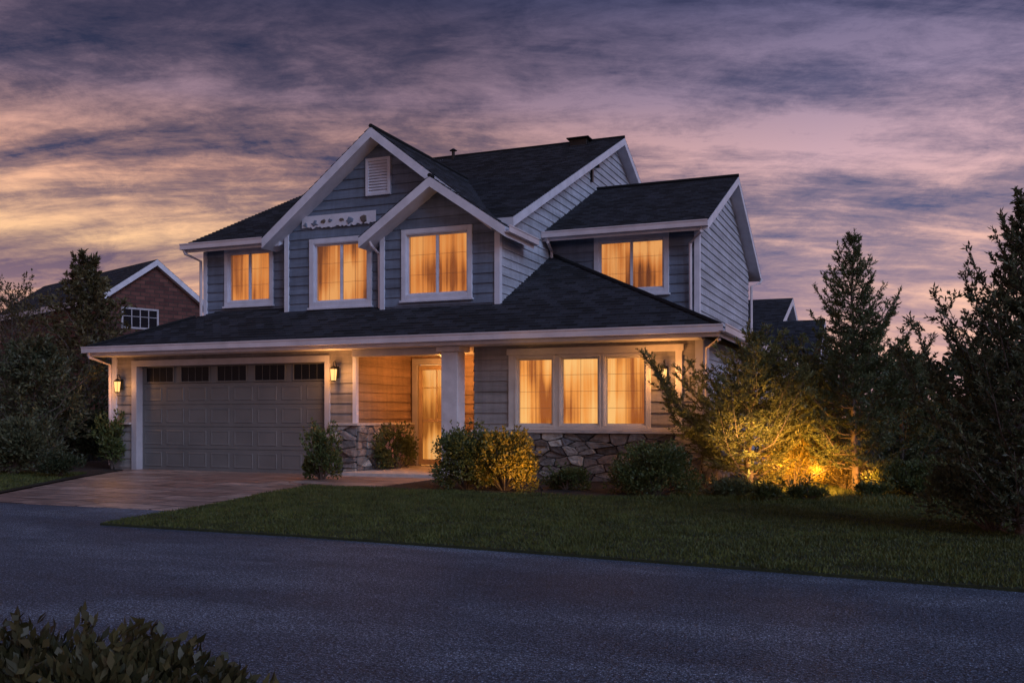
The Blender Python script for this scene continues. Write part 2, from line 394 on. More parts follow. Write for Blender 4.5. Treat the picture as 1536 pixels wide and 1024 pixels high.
YG, YW, YD = 16.2, 16.3, 18.5
GX0, GX1, DX0, DX1 = -16.26, -10.0, -15.58, -10.70
# ground floor walls
wall_front(house, YG, rect(GX0, GX1, 0, 2.56), [(DX0, DX1, -.1, 2.28)], 'siding_tan')
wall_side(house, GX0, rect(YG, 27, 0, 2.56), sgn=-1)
wall_side(house, GX1, rect(YG, YD, 0, 2.56), mat='siding_porch_glow')
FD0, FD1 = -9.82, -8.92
wall_front(house, YD, rect(GX1, -7.45, 0, 2.56), [(FD0, FD1, .1, 2.32)], 'siding_porch_glow')
WW = [(PX(a, YW)-.03, PX(b, YW)+.03, 1.02, 2.26) for a, b in ((778, 828), (844, 897), (910, 967))]
wall_front(house, YW, rect(-7.45, -3.15, 0, 2.56), [w for w in WW], 'siding_tan')
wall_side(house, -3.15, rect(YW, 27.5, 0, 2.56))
wall_side(house, -7.45, rect(YW, YD, 0, 2.56), mat='siding_porch_glow', sgn=-1)
MB().box(GX0+.02, -3.17, 27.3, 27.4, 0, 2.56).build('siding_wall', M['siding'], house)
MB().box(-7.3, -3.99, 27.41, 27.45, 2.6, 5.0).build('siding_wall', M['siding'], house)
# stone base
def stone_part(rects_):
    mb, bk = MB(), MB()
    for u0, u1, v0, v1, T, Nn in rects_: stones(mb, bk, u0, u1, v0, v1, T, Nn, rng)
    o = mb.build('stone_base', M['stone'], house); bk.build('mortar', M['mortar'], o); return o
TF = lambda Y: (lambda u, v: (u, Y, v)); TS = lambda X: (lambda u, v: (X, u, v))
stone_part([(DX1+.17, GX1+.06, 0, 1.0, TF(YG-.02), (0, -1, 0)), (YG-.05, YD-.03, .1, 1.0, TS(GX1+.02), (1, 0, 0))])
stone_part([(-7.45, -3.12, 0, .88, TF(YW-.02), (0, -1, 0)), (YW-.05, 20, 0, .88, TS(-3.13), (1, 0, 0))])
MB().box(DX1+.155, GX1+.13, YG-.15, YG-.02, 1.0, 1.05).box(GX1+.01, GX1+.13, YG-.02, YD-.03, 1.0, 1.05).build('stone_cap', M['cap'], house, bevel=.008)
MB().box(GX0-.08, DX0-.16, YG-.10, YG-.02, 1.0, 1.05).build('stone_cap', M['cap'], house, bevel=.008)
MB().box(-7.46, -3.02, YW-.15, YW-.02, .88, .93).box(-3.14, -3.02, YW-.02, 27.4, .88, .93).build('stone_cap', M['cap'], house, bevel=.008)
# garage door surround
MB().box(DX0-.15, DX0, YG-.05, YG+.16, 0, 2.28).box(DX1, DX1+.12, YG-.05, YG+.16, 0, 2.28).box(DX0-.15, DX1+.12, YG-.055, YG+.16, 2.28, 2.41).build('garage_surround', M['surround'], house, bevel=.006)
# garage door
gd = MB(); gy = YG+.13; W = DX1-DX0
secs = [0, .48, .96, 1.44, 1.90, 2.28]
for i in range(5):
    gd.box(DX0, DX1, gy, gy+.04, secs[i]+.004, secs[i+1]-.004)
    if i < 4:
        for k in range(8):
            a = DX0+W*k/8+.06; b = DX0+W*(k+1)/8-.06; c, d = secs[i]+.08, secs[i+1]-.08
            o_ = [(a, c), (b, c), (b, d), (a, d)]; i1 = [(a+.015, c+.015), (b-.015, c+.015), (b-.015, d-.015), (a+.015, d-.015)]; i2 = [(a+.045, c+.045), (b-.045, c+.045), (b-.045, d-.045), (a+.045, d-.045)]
            vs = [(x, gy-.001, z) for x, z in o_]+[(x, gy-.011, z) for x, z in i1]+[(x, gy-.004, z) for x, z in i2]
            gd.faces(vs, [(j, (j+1) % 4, 4+(j+1) % 4, 4+j) for j in range(4)]+[(4+j, 4+(j+1) % 4, 8+(j+1) % 4, 8+j) for j in range(4)]+[(8, 9, 10, 11)])
gdo = gd.build('garage_door', M['garage'], house)
for k in range(5):
    a = DX0+.05+W/5*k+.08; b = a+W/5-.23; c, d = 1.94, 2.255
    wf = MB(); t = .022
    wf.box(a-t, a, gy-.022, gy-.001, c-t, d+t).box(b, b+t, gy-.022, gy-.001, c-t, d+t).box(a, b, gy-.022, gy-.001, d, d+t).box(a, b, gy-.022, gy-.001, c-t, c)
    for j in (1, 2, 3): x = a+(b-a)*j/4; wf.box(x-.003, x+.003, gy-.012, gy-.009, c, d)
    wf.build('window_frame', M['garage'], gdo)
    MB().box(a, b, gy-.008, gy-.002, c, d).build('pane', M['darkglass'], gdo)
# porch
MB().box(GX1, -7.46, 15.7, YD, 0, .1).build('porch_floor', M['cap'], house, bevel=.01)
MB().box(GX0, -3.1, 15.72, 16.36, 2.50, 2.53).box(GX1, -7.4, 16.36, YD+.01, 2.50, 2.53).build('soffit', M['column'], house)
MB().box(-7.98, -7.64, 15.95, 16.29, .14, 2.40).build('porch_column', M['column'], house, bevel=.012)
MB().box(-8.05, -7.57, 15.88, 16.36, 2.40, 2.499).build('column_capital', M['column'], house, bevel=.01)
MB().box(-8.04, -7.58, 15.89, 16.35, .101, .14).build('column_base', M['column'], house, bevel=.01)
MB().box(GX1+.02, -8.06, 16.02, 16.22, 2.36, 2.499).build('porch_beam', M['surround'], house, bevel=.006)
# front door
dcs = MB(); dcs.box(FD0-.12, FD0, YD-.06, YD+.1, .1, 2.32).box(FD1, FD1+.12, YD-.06, YD+.1, .1, 2.32).box(FD0-.12, FD1+.12, YD-.065, YD+.1, 2.32, 2.45)
dcs.build('door_frame', M['surround'], house, bevel=.006)
d = MB(); y0, y1 = YD+.0, YD+.045
d.box(FD0+.01, FD0+.10, y0, y1, .12, 2.30).box(FD1-.10, FD1-.01, y0, y1, .12, 2.30)
for za, zb in ((.12, .24), (1.06, 1.12), (2.20, 2.30)): d.box(FD0+.10, FD1-.10, y0, y1, za, zb)
d.box((FD0+FD1)/2-.012, (FD0+FD1)/2+.012, y0+.01, y1-.005, 1.12, 2.20).box(FD0+.10, FD1-.10, y0+.011, y1-.006, 1.80, 1.82)
fd = d.build('front_door', M['door'], house, bevel=.005)
MB().box(FD0+.10, FD1-.10, YD+.03, YD+.034, .24, 2.20).build('pane', M['glass'], fd)
c = MB()
for i in range(50):
    a = FD0+(FD1-FD0)*i/50; b = FD0+(FD1-FD0)*(i+1)/50; fy = lambda x: YD+.12+.012*math.sin(x*60)
    c.poly([(a, fy(a), .1), (b, fy(b), .1), (b, fy(b), 2.32), (a, fy(a), 2.32)])
c.build('curtain', M['door_light'], fd, smooth=True)
MB().tube([(FD1-.07, YD-.05, 1.0), (FD1-.07, YD-.05, 1.16)], .012).box(FD1-.09, FD1-.05, YD-.02, YD+.001, .98, 1.2).tube([(FD1-.07, YD-.05, 1.01), (FD1-.07, YD-.01, 1.01)], .01).build('handle', M['dark'], fd)
# big triple window: one casing board panel around three windows
for (a, b, z0, z1) in WW: window(house, YW-.012, a, b, z0, z1, tw=.035, split=0, rows=4, mun=2, cm='curtain_low', sill=False, t=.012, sw=.025, tm='cream')
cx0, cx1, cx2 = PX(764, YW), PX(1012, YW), PX(1024, YW)
pb = MB(); f, b_ = YW-.05, YW-.022
pb.box(cx0, WW[0][0]-.036, f, b_, .95, 2.32).box(cx2-.12, cx2, f, b_, .95, 2.32).box(WW[2][1]+.036, WW[2][1]+.09, f, b_, .95, 2.32)
for i in (0, 1): pb.box(WW[i][1]+.036, WW[i+1][0]-.036, f, b_, .95, 2.32)
pb.box(WW[0][0]-.036, WW[2][1]+.036, f, b_, 2.296, 2.32)
pb.box(cx0-.03, cx2+.03, f-.02, b_, 2.32, 2.44).box(cx0-.04, cx2+.04, f-.05, b_, .935, .984)
pb.build('window_surround', M['cream'], house, bevel=.006)
# corner boards below
corner(house, -3.25, -3.11, YW-.045, YW+.10, .93, 2.5, 'surround')
corner(house, GX1-.05, GX1+.04, YG-.04, YG+.05, 1.05, 2.5)
corner(house, GX0-.04, GX0+.09, YG-.045, YG+.09, 1.05, 2.5)

# upper floor
YB1, YB2, YB3, YR = 17.65, 17.40, 17.25, 20.2
w1 = opening(344, 405, 379, 451, YB1); w2 = opening(473, 551, 365, 451, YB2); w3 = opening(611, 701, 350, 440, YB3); w4 = opening(900, 995, 361, 433, YR)
wall_front(house, YB1, rect(-14.95, -12.4, 3.0, 5.2), [w1])
BX = -10.13; SX = -8.68
zb = lambda x: 7.18-.777*abs(x-BX)-.1
zs = lambda x: 5.98-.68*abs(x-SX)-.1
wall_front(house, YB2, [(-12.5, 3.0), (-7.76, 3.0), (-7.76, zb(-7.76)), (BX, zb(BX)), (-12.5, zb(-12.5))], [w2, (-9.9, -7.7, 2.9, 4.95)])
wall_front(house, YB3, [(-10.0, 3.0), (-7.35, 3.0), (-7.35, zs(-7.35)), (SX, zs(SX)), (-10.0, zs(-10.0))], [w3])
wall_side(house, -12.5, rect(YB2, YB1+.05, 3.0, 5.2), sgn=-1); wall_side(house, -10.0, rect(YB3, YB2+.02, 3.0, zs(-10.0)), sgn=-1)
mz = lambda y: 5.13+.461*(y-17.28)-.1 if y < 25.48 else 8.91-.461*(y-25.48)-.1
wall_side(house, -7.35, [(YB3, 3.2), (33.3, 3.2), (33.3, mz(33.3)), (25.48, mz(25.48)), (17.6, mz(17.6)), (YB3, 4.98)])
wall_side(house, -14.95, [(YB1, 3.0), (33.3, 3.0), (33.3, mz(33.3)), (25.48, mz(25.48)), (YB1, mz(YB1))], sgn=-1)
MB().box(-14.9, -7.4, 33.2, 33.3, 0, 5.1).build('siding_wall', M['siding'], house)
wall_front(house, YR, rect(-7.35, -3.97, 3.0, 5.3), [w4])
rz_ = lambda y: 5.26+.454*(y-19.7)-.1 if y < 23.8 else 7.12-.454*(y-23.8)-.1
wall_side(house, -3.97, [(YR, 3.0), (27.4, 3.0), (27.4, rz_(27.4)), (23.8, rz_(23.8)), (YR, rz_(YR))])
window(house, YB1, *w1, tw=.09, cm='curtain_up', rows=3, mun=2)
window(house, YB2, *w2, tw=.11, cm='curtain_up2', rows=3, mun=2)
window(house, YB3, *w3, tw=.10, cm='curtain_up', rows=3, mun=2)
window(house, YR, *w4, tw=.11, cm='curtain_up2', rows=3, mun=2)
corner(house, -14.98, -14.88, YB1-.045, YB1+.06, 3.1, 5.0)
corner(house, -12.54, -12.43, YB2-.045, YB2+.2, 3.1, 5.2)
corner(house, -10.04, -9.93, YB3-.045, YB3+.1, 3.1, 5.0)
corner(house, -7.43, -7.31, YB3-.045, YB3+.08, 3.2, 4.95)
corner(house, -4.05, -3.93, YR-.045, YR+.08, 3.2, 5.15)
# roofs
main = roof(house, [([(-15.25, 17.28), (-12.62, 17.28), (-12.62, 25.48), (-15.25, 25.48)], (0, 1), 17.28, 5.13, .461),
                    ([(-12.60, 17.46), (BX, 21.1), (BX, 25.48), (-12.60, 25.48)], (0, 1), 17.28, 5.13, .461),
                    ([(BX, 21.0), (-7.5, 17.28), (-7.05, 17.28), (-7.05, 25.48), (BX, 25.48)], (0, 1), 17.28, 5.13, .461),
                    ([(-15.25, 33.68), (-15.25, 25.48), (-7.05, 25.48), (-7.05, 33.68)], (0, -1), -33.68, 5.13, .461)])
big = roof(house, [([(BX, 16.98), (BX, 21.9), (-7.40, 17.5), (-7.40, 16.98)], (-1, 0), 7.40, 5.06, .777),
                   ([(BX, 16.98), (-12.86, 16.98), (-12.86, 17.5), (BX, 21.9)], (1, 0), -12.86, 5.06, .777)], th=.21)
small = roof(house, [([(SX, 16.82), (SX, 19.4), (-7.04, 18.4), (-7.04, 16.82)], (-1, 0), 7.04, 5.98-.68*1.64, .68),
                     ([(SX, 16.82), (-10.32, 16.82), (-10.32, 17.45), (SX, 19.4)], (1, 0), -10.32, 5.98-.68*1.64, .68)], th=.20)
wing = roof(house, [([(-7.36, 19.7), (-3.67, 19.7), (-3.67, 23.8), (-7.36, 23.8)], (0, 1), 19.7, 5.26, .454),
                    ([(-7.36, 27.9), (-7.36, 23.8), (-3.67, 23.8), (-3.67, 27.9)], (0, -1), -27.9, 5.26, .454)])
ls = .47
low = roof(house, [([(-16.56, 15.7), (-2.73, 15.7), (-7.23, 20.2), (-12.06, 20.2)], (0, 1), 15.7, 2.68, ls),
                   ([(-2.73, 15.7), (-2.73, 27.7), (-4.0, 27.7), (-4.0, 20.3), (-7.33, 20.3)], (-1, 0), 2.73, 2.68, ls),
                   ([(-16.56, 15.7), (-14.9, 17.36), (-14.9, 27.7), (-16.56, 27.7)], (1, 0), -16.56, 2.68, ls)], th=.17)
# hip caps
for a, b, pr in (((-2.73, 15.7, 2.70), (-7.23, 20.2, 4.82), low), ((-16.56, 15.7, 2.70), (-14.95, 17.31, 3.46), low), ((-15.25, 25.48, 8.94), (-7.05, 25.48, 8.94), main),
              ((BX, 16.98, 7.20), (BX, 21.7, 7.20), big), ((SX, 16.82, 6.0), (SX, 17.1, 6.0), small), ((-7.34, 23.8, 7.15), (-3.67, 23.8, 7.15), wing)):
    MB().tube([a, b], .045, 6).build('ridge_cap', M['shingle'], pr)
# gutters
def gutter(parent, pts, name='gutter'):
    for (x0, x1, y0, y1, z) in pts:
        mb = MB()
        mb.box(x0, x1, y0, y1, z-.13, z-.115)
        if x1-x0 > y1-y0: mb.box(x0, x1, y0, y0+.012, z-.115, z); mb.box(x0-.001, x1+.001, y0-.012, y0+.0, z-.022, z+.003)
        else: mb.box(x1-.012, x1, y0, y1, z-.115, z); mb.box(x1, x1+.012, y0, y1, z-.022, z+.003)
        mb.build(name, M['gutter'], parent)
gutter(low, [(-16.6, -2.66, 15.58, 15.695, 2.70), (-2.725, -2.61, 15.58, 27.7, 2.702)])
gutter(main, [(-15.28, -12.75, 17.16, 17.275, 5.13)])
gutter(wing, [(-7.32, -3.66, 19.58, 19.695, 5.26)])
gutter(small, [(-7.035, -6.93, 16.80, 18.4, 4.87)])
def spout(pts, pr=house): MB().tube(pts, .035, 8).build('downspout', M['gutter'], pr)
spout([(-16.45, 15.64, 2.58), (-16.45, 15.66, 2.48), (-16.32, 16.12, 2.33), (-16.32, 16.13, .1)])
spout([(-15.2, 17.2, 5.02), (-15.2, 17.25, 4.92), (-15.01, 17.56, 4.78), (-15.01, 17.57, 3.4)])
spout([(-7.2, 19.64, 5.14), (-7.2, 19.66, 5.04), (-7.27, 20.1, 4.92), (-7.27, 20.12, 4.75)])
spout([(-3.8, 19.64, 5.14), (-3.8, 19.66, 5.04), (-4.12, 20.1, 4.88), (-4.12, 20.12, 3.3)])
spout([(-2.75, 15.9, 2.58), (-2.78, 15.92, 2.48), (-3.03, 16.2, 2.36), (-3.05, 16.2, .95)])
spout([(-10.15, 16.95, 4.82), (-10.12, 17.0, 4.72), (-10.09, 17.28, 4.58), (-10.09, 17.3, 3.45)])
spout([(-3.63, 27.75, 5.1), (-3.66, 27.6, 4.98), (-3.86, 27.3, 4.85), (-3.86, 27.3, 3.4)])
# louvred vent in the big gable
va, vb, vc, vd = opening(553, 585, 241, 290, YB2, 0)
v = MB(); v.box(va-.04, va+.03, YB2-.07, YB2-.001, vc-.05, vd+.05).box(vb-.03, vb+.04, YB2-.07, YB2-.001, vc-.05, vd+.05).box(va+.03, vb-.03, YB2-.07, YB2-.001, vd-.01, vd+.05).box(va+.03, vb-.03, YB2-.07, YB2-.001, vc-.05, vc+.01)
vo_ = v.build('gable_vent', M['trim'], house, bevel=.004)
s_ = MB(); n_ = 11
for k in range(n_):
    z = vc+.01+(vd-vc-.02)*k/n_; h = (vd-vc)/n_
    s_.faces([(va+.03, YB2-.06, z), (vb-.03, YB2-.06, z), (vb-.03, YB2-.025, z+h), (va+.03, YB2-.025, z+h), (va+.03, YB2-.055, z-.006), (vb-.03, YB2-.055, z-.006)], [(0, 1, 2, 3), (4, 5, 1, 0)])
s_.build('louvre', M['trim'], vo_)
# weathered white frieze board with a ragged lower edge and leafy carving, under the big gable
fa, fb = PX(455, YB2), PX(566, YB2); fz0, fz1 = PZ(510, 341, YB2), PZ(510, 321, YB2)
rg = random.Random(5); fm = MB(); nb_ = 40; zl = [fz0+rg.uniform(0, .05) for _ in range(nb_+1)]
for i in range(nb_):
    a = fa+(fb-fa)*i/nb_; b = fa+(fb-fa)*(i+1)/nb_
    fm.faces([(a, YB2-.055, zl[i]), (b, YB2-.055, zl[i+1]), (b, YB2-.055, fz1), (a, YB2-.055, fz1), (a, YB2-.024, zl[i]), (b, YB2-.024, zl[i+1]), (b, YB2-.024, fz1), (a, YB2-.024, fz1)], [(0, 1, 2, 3), (0, 4, 5, 1), (3, 2, 6, 7)])
fr = fm.build('frieze_board', M['trim'], house)
x = fa+.10
while x < fb-.1:
    zc = fz0+.10+rg.uniform(-.02, .05); r = rg.uniform(.06, .12); a0 = rg.uniform(-.5, .5)
    lf = MB(); k = 9
    ring = []
    for j in range(k):
        a = a0+j*2*math.pi/k; q = r*rg.uniform(.4, 1.0)
        ring.append((x+q*math.cos(a)*1.1, min(fz1-.01, max(fz0+.02, zc+q*math.sin(a)*.9))))
    lf.faces([(p[0], YB2-.056, p[1]) for p in ring]+[(x+(p[0]-x)*.7, YB2-.075, zc+(p[1]-zc)*.7) for p in ring], [tuple(range(k, 2*k))]+[(j, (j+1) % k, k+(j+1) % k, k+j) for j in range(k)])
    lf.build('carved_leaf', M['siding'] if rg.random() < .6 else M['bark'], fr); x += rg.uniform(.18, .34)
MB().box(-7.30, -7.1, 23.2, 23.3, 7.55, 7.62).box(-7.33, -7.27, 23.2, 23.3, 7.2, 7.56).build('gable_brace', M['dark'], house)
MB().frustum(PX(680, 25.2), 25.2, 8.6, 9.03, .05, .05, 8).frustum(PX(680, 25.2), 25.2, 9.03, 9.09, .12, .03, 8).build('vent_pipe', M['dark'], house)
MB().box(PX(858, 25.3), PX(883, 25.3), 25.12, 25.35, 8.6, 8.93).box(PX(854, 25.3), PX(887, 25.3), 25.02, 25.42, 8.93, 8.965).build('roof_vent', M['dark'], house, bevel=.01)

# ---------------------------------------------------------------- wall lanterns
def lantern(x, y, z, label, power):
    t = thing('wall_lantern', label, 'wall light', (x, y, z), 0, 'black wall lanterns on the house front')
    MB().box(-.045, .045, -.02, 0, -.10, .14).build('back_plate', M['dark'], t, bevel=.006, local=True)
    MB().tube([(0, -.02, .08), (0, -.05, .17), (0, -.09, .24), (0, -.14, .22), (0, -.14, .14)], .009).build('arm', M['dark'], t, local=True)
    MB().frustum(0, -.14, .08, .15, .085, .015).build('cap', M['dark'], t, local=True)
    MB().frustum(0, -.14, -.17, -.145, .04, .052).build('base', M['dark'], t, local=True)
    MB().frustum(0, -.14, -.145, .08, .046, .068).build('lamp_glass', M['lampglass'], t, local=True)
    cg = MB()
    for k in range(4):
        a = math.pi/4+k*math.pi/2; cg.tube([(.052*math.cos(a), -.14+.052*math.sin(a), -.15), (.075*math.cos(a), -.14+.075*math.sin(a), .085)], .0055, 5)
    cg.build('cage', M['dark'], t, local=True)
    l = bpy.data.lights.new('lantern_light', 'POINT'); l.energy = power; l.color = (1, .42, .11); l.shadow_soft_size = .07
    o = bpy.data.objects.new('lantern_light', l); COL.objects.link(o); o.location = (0, -.27, .0); o.parent = t
lantern(-16.0, YG-.045, PZ(183, 578, YG), 'lit black lantern on the narrow pier left of the garage door', 10)
lantern(PX(508, YG), YG-.045, PZ(508, 560, YG), 'lit black lantern on the pier between garage door and porch', 21)
lantern(PX(999, YW), YW-.045, PZ(1002, 561, YW), 'lit black lantern right of the triple front window', 24)
def lamp(loc, power, col=(1, .38, .08), r=.08):
    l = bpy.data.lights.new('lamp', 'POINT'); l.energy = power; l.color = col; l.shadow_soft_size = r
    o = bpy.data.objects.new('lamp_light', l); COL.objects.link(o); o.location = loc
    return o
pl = thing('porch_light', 'round ceiling light under the porch roof before the front door', 'ceiling light', (-8.7, 17.5, 2.5))
MB().frustum(0, 0, -.03, 0, .12, .12, 16).build('base', M['dark'], pl, local=True)
MB().frustum(0, 0, -.09, -.03, .06, .10, 16).build('lamp_glass', M['lampglass'], pl, local=True)
lamp((-8.7, 17.5, 2.15), 54)

# ---------------------------------------------------------------- ground
def sheet(name, pts, z, mat, skirt=0, kind='structure'):
    mb = MB(); n = len(pts); top = [(x, y, z) for x, y in pts]
    if skirt:
        bot = [(x, y, z-skirt) for x, y in pts]
        mb.faces(top+bot, [tuple(range(n))]+[(i, (i+1) % n, n+(i+1) % n, n+i) for i in range(n)])
    else: mb.poly(top)
    o = mb.build(name, M[mat]); o['kind'] = kind; return o
sheet('ground', [(-500, -300), (500, -300), (500, 700), (-500, 700)], -.03, 'ground')
road_edge = [(-7.98, 7.80), (-7.2, 7.84), (-5.5, 7.83), (-3.1, 7.67), (-1, 7.46), (.8, 7.25), (3.5, 6.8), (8, 5.8), (16, 3.5), (30, -1)]
sheet('road', [(-60, -30), (60, -30), (60, -9), (30, -1.0), (16, 3.6), (8, 5.9), (3.5, 6.9), (.8, 7.35), (-3.1, 7.8), (-8.0, 8.0), (-8.5, 9.42), (-12.05, 9.42), (-12.9, 9.3), (-22, 9.0), (-60, 7)], 0, 'asphalt')
sheet('driveway', [(-16.3, YG+.2), (-15.6, 15.8), (-14.6, 13.8), (-12.6, 10.3), (-12.05, 9.38), (-8.35, 9.38), (-8.6, 10.2), (-8.95, 11.6), (-9.35, 13.2), (-9.4, 13.6), (-9.95, 14.6), (-10.0, YG+.2)], .010, 'paver', .02)
sheet('path', [(-9.95, 13.9), (-9.35, 13.55), (-8.6, 13.5), (-7.9, 13.6), (-7.9, 15.7), (-10.0, 15.7)], .035, 'paver', .05)
lawn_poly = [(-8.1, 7.86)]+road_edge[1:]+[(30, 20), (-2.2, 20), (-2.3, 13.5), (-3.2, 13.4), (-5.5, 13.3), (-7.7, 13.45), (-9.25, 13.5), (-8.85, 11.6), (-8.5, 10.2), (-8.3, 9.3), (-8.25, 8.4)]
sheet('lawn', lawn_poly, .022, 'lawnbase', .04)
sheet('garden_bed', [(-7.9, 13.3), (-5.5, 13.15), (-3.2, 13.2), (-1.5, 13.4), (.6, 13.7), (.9, 14.3), (.3, 15.3), (-1, 16), (-2.6, 17.5), (-3.1, 20), (-3.1, YW), (-7.9, YW)], .028, 'soil', .03)
sheet('garden_bed', [(-16.35, 16.4), (-15.75, 15.9), (-14.75, 13.8), (-12.75, 10.3), (-12.2, 9.5), (-14, 9.35), (-30, 9.5), (-30, 32), (-16.35, 32)], .006, 'soil')
leftlawn = [(-15.4, 14.6), (-14.8, 13.6), (-12.9, 10.4), (-12.35, 9.55), (-20, 9.6), (-24, 12.5), (-19, 14.2)]
sheet('lawn', leftlawn, .020, 'lawnbase', .02)
# grass blades
def inside(px, py, poly):
    r = np.zeros(len(px), bool); n = len(poly)
    for i in range(n):
        x1, y1 = poly[i]; x2, y2 = poly[(i+1) % n]
        c = ((y1 > py) != (y2 > py)) & (px < (x2-x1)*(py-y1)/((y2-y1)+1e-12)+x1); r ^= c
    return r
def fastmesh(name, V, nper, mat, parent=None, loc=None):
    nv = len(V); nf = nv//nper; me = bpy.data.meshes.new(name)
    me.vertices.add(nv); me.vertices.foreach_set('co', V.astype(np.float32).ravel())
    me.loops.add(nv); me.loops.foreach_set('vertex_index', np.arange(nv, dtype=np.int32))
    me.polygons.add(nf); me.polygons.foreach_set('loop_start', np.arange(0, nv, nper, dtype=np.int32))
    me.update(calc_edges=True); me.validate(); me.materials.append(mat)
    o = bpy.data.objects.new(name, me); COL.objects.link(o)
    if parent is not None: o.parent = parent
    return o
R = np.random.default_rng(11)
def blades(n, box, poly, z, hmin, hmax, w):
    px = R.uniform(box[0], box[1], n); py = R.uniform(box[2], box[3], n); k = inside(px, py, poly); px, py = px[k], py[k]; n = len(px)
    h = R.uniform(hmin, hmax, n)*(0.75+.5*np.sin(px*2.1+1.3*np.sin(py*1.7))**2); a = R.uniform(0, 6.28, n); l = R.normal(0, .45, (n, 2))*h[:, None]
    V = np.zeros((n, 3, 3)); dx, dy = np.cos(a)*w, np.sin(a)*w
    V[:, 0] = np.stack([px-dx, py-dy, np.full(n, z)], 1); V[:, 1] = np.stack([px+dx, py+dy, np.full(n, z)], 1); V[:, 2] = np.stack([px+l[:, 0], py+l[:, 1], z+h], 1)
    return V.reshape(-1, 3)
bedr = [(-3.5, 12.9), (.8, 13.2), (3.5, 13.2), (5.5, 13.4), (5.5, 19), (-2.2, 19), (-2.6, 14)]
V = np.concatenate([blades(320000, (-9.3, 5.5, 5.0, 14.2), lawn_poly, .02, .016, .040, .006), blades(50000, (-3.5, 6, 12.9, 18), bedr, .025, .03, .085, .008), blades(40000, (-20, -12, 9.5, 15), leftlawn, .018, .02, .05, .008)])
g = fastmesh('grass', V, 3, M['grass']); tag(g, 'short green grass of the front lawn between house and road', 'grass', kind='stuff')
# ---------------------------------------------------------------- plants
def leafquads(P, D, ln, wd, rs):
    n = len(P); D = D/np.linalg.norm(D, axis=1, keepdims=True); rnd = rs.normal(size=(n, 3))
    Sd = np.cross(D, rnd); Sd /= np.linalg.norm(Sd, axis=1, keepdims=True)+1e-9; Nn = np.cross(D, Sd)
    L = (ln*rs.uniform(.6, 1.3, n))[:, None]; Wd = (wd*rs.uniform(.7, 1.3, n))[:, None]
    V = np.zeros((n, 4, 3)); V[:, 0] = P; V[:, 1] = P+D*L*.5+Sd*Wd*.5+Nn*L*.06; V[:, 2] = P+D*L-Nn*L*.06; V[:, 3] = P+D*L*.5-Sd*Wd*.5+Nn*L*.06
    return V.reshape(-1, 3)
def shrub(label, loc, rx, ry, h, n, ln, wd, mat, seed, name='shrub', cat='shrub', lumps=16, up=.5, group=None, ns=34, sl_=.30, full=False):
    rs = np.random.default_rng(seed); t = thing(name, label, cat, (loc[0], loc[1], .02), 0, group)
    a = rs.uniform(0, 6.28, lumps); e = rs.uniform(.0 if full else .05, 1, lumps); rr = np.sqrt(rs.uniform(.3 if full else .05, 1, lumps))*np.sqrt(1-(.75 if full else .55)*e**2)
    C = np.stack([rx*.70*rr*np.cos(a), ry*.70*rr*np.sin(a), h*((.12 if full else .22)+(.64 if full else .56)*e)], 1)
    rad = rs.uniform(.26, .40, lumps)
    k = rs.integers(0, lumps, n); d = rs.normal(size=(n, 3)); d /= np.linalg.norm(d, axis=1, keepdims=True)
    q = rs.uniform(.3, 1.12, n)**.6
    P = C[k]+d*(q*rad[k])[:, None]*np.array([rx, ry, h*.55])
    P[:, 2] = np.abs(P[:, 2])
    D = d+np.array([0, 0, up])+rs.normal(0, .35, (n, 3))
    az = rs.uniform(0, 6.28, ns); el = rs.uniform(.25, 1.3, ns)
    for i in range(ns):
        o = np.array([rx*.75*math.cos(az[i])*math.cos(el[i]), ry*.75*math.sin(az[i])*math.cos(el[i]), h*(.30+.55*math.sin(el[i]))])
        dd = np.array([math.cos(az[i])*.5, math.sin(az[i])*.5, .9+.3*math.sin(el[i])]); dd /= np.linalg.norm(dd)
        m_ = 14; u = rs.uniform(0, 1, m_)[:, None]*sl_*max(h, .5)
        P = np.concatenate([P, o+dd*u+rs.normal(0, .008, (m_, 3))]); D = np.concatenate([D, dd+rs.normal(0, .6, (m_, 3))])
    fastmesh('foliage', leafquads(P, D, ln, wd, rs), 4, mat, t)
    mb = MB()
    for c_ in C: mb.tube([(c_[0]*.12, c_[1]*.12, 0), (c_[0]*.5, c_[1]*.5, c_[2]*.55), tuple(c_), (c_[0]*1.1, c_[1]*1.1, c_[2]*1.1)], [.012, .009, .006, .003], 4)
    mb.build('stem', M['bark'], t, local=True); return t
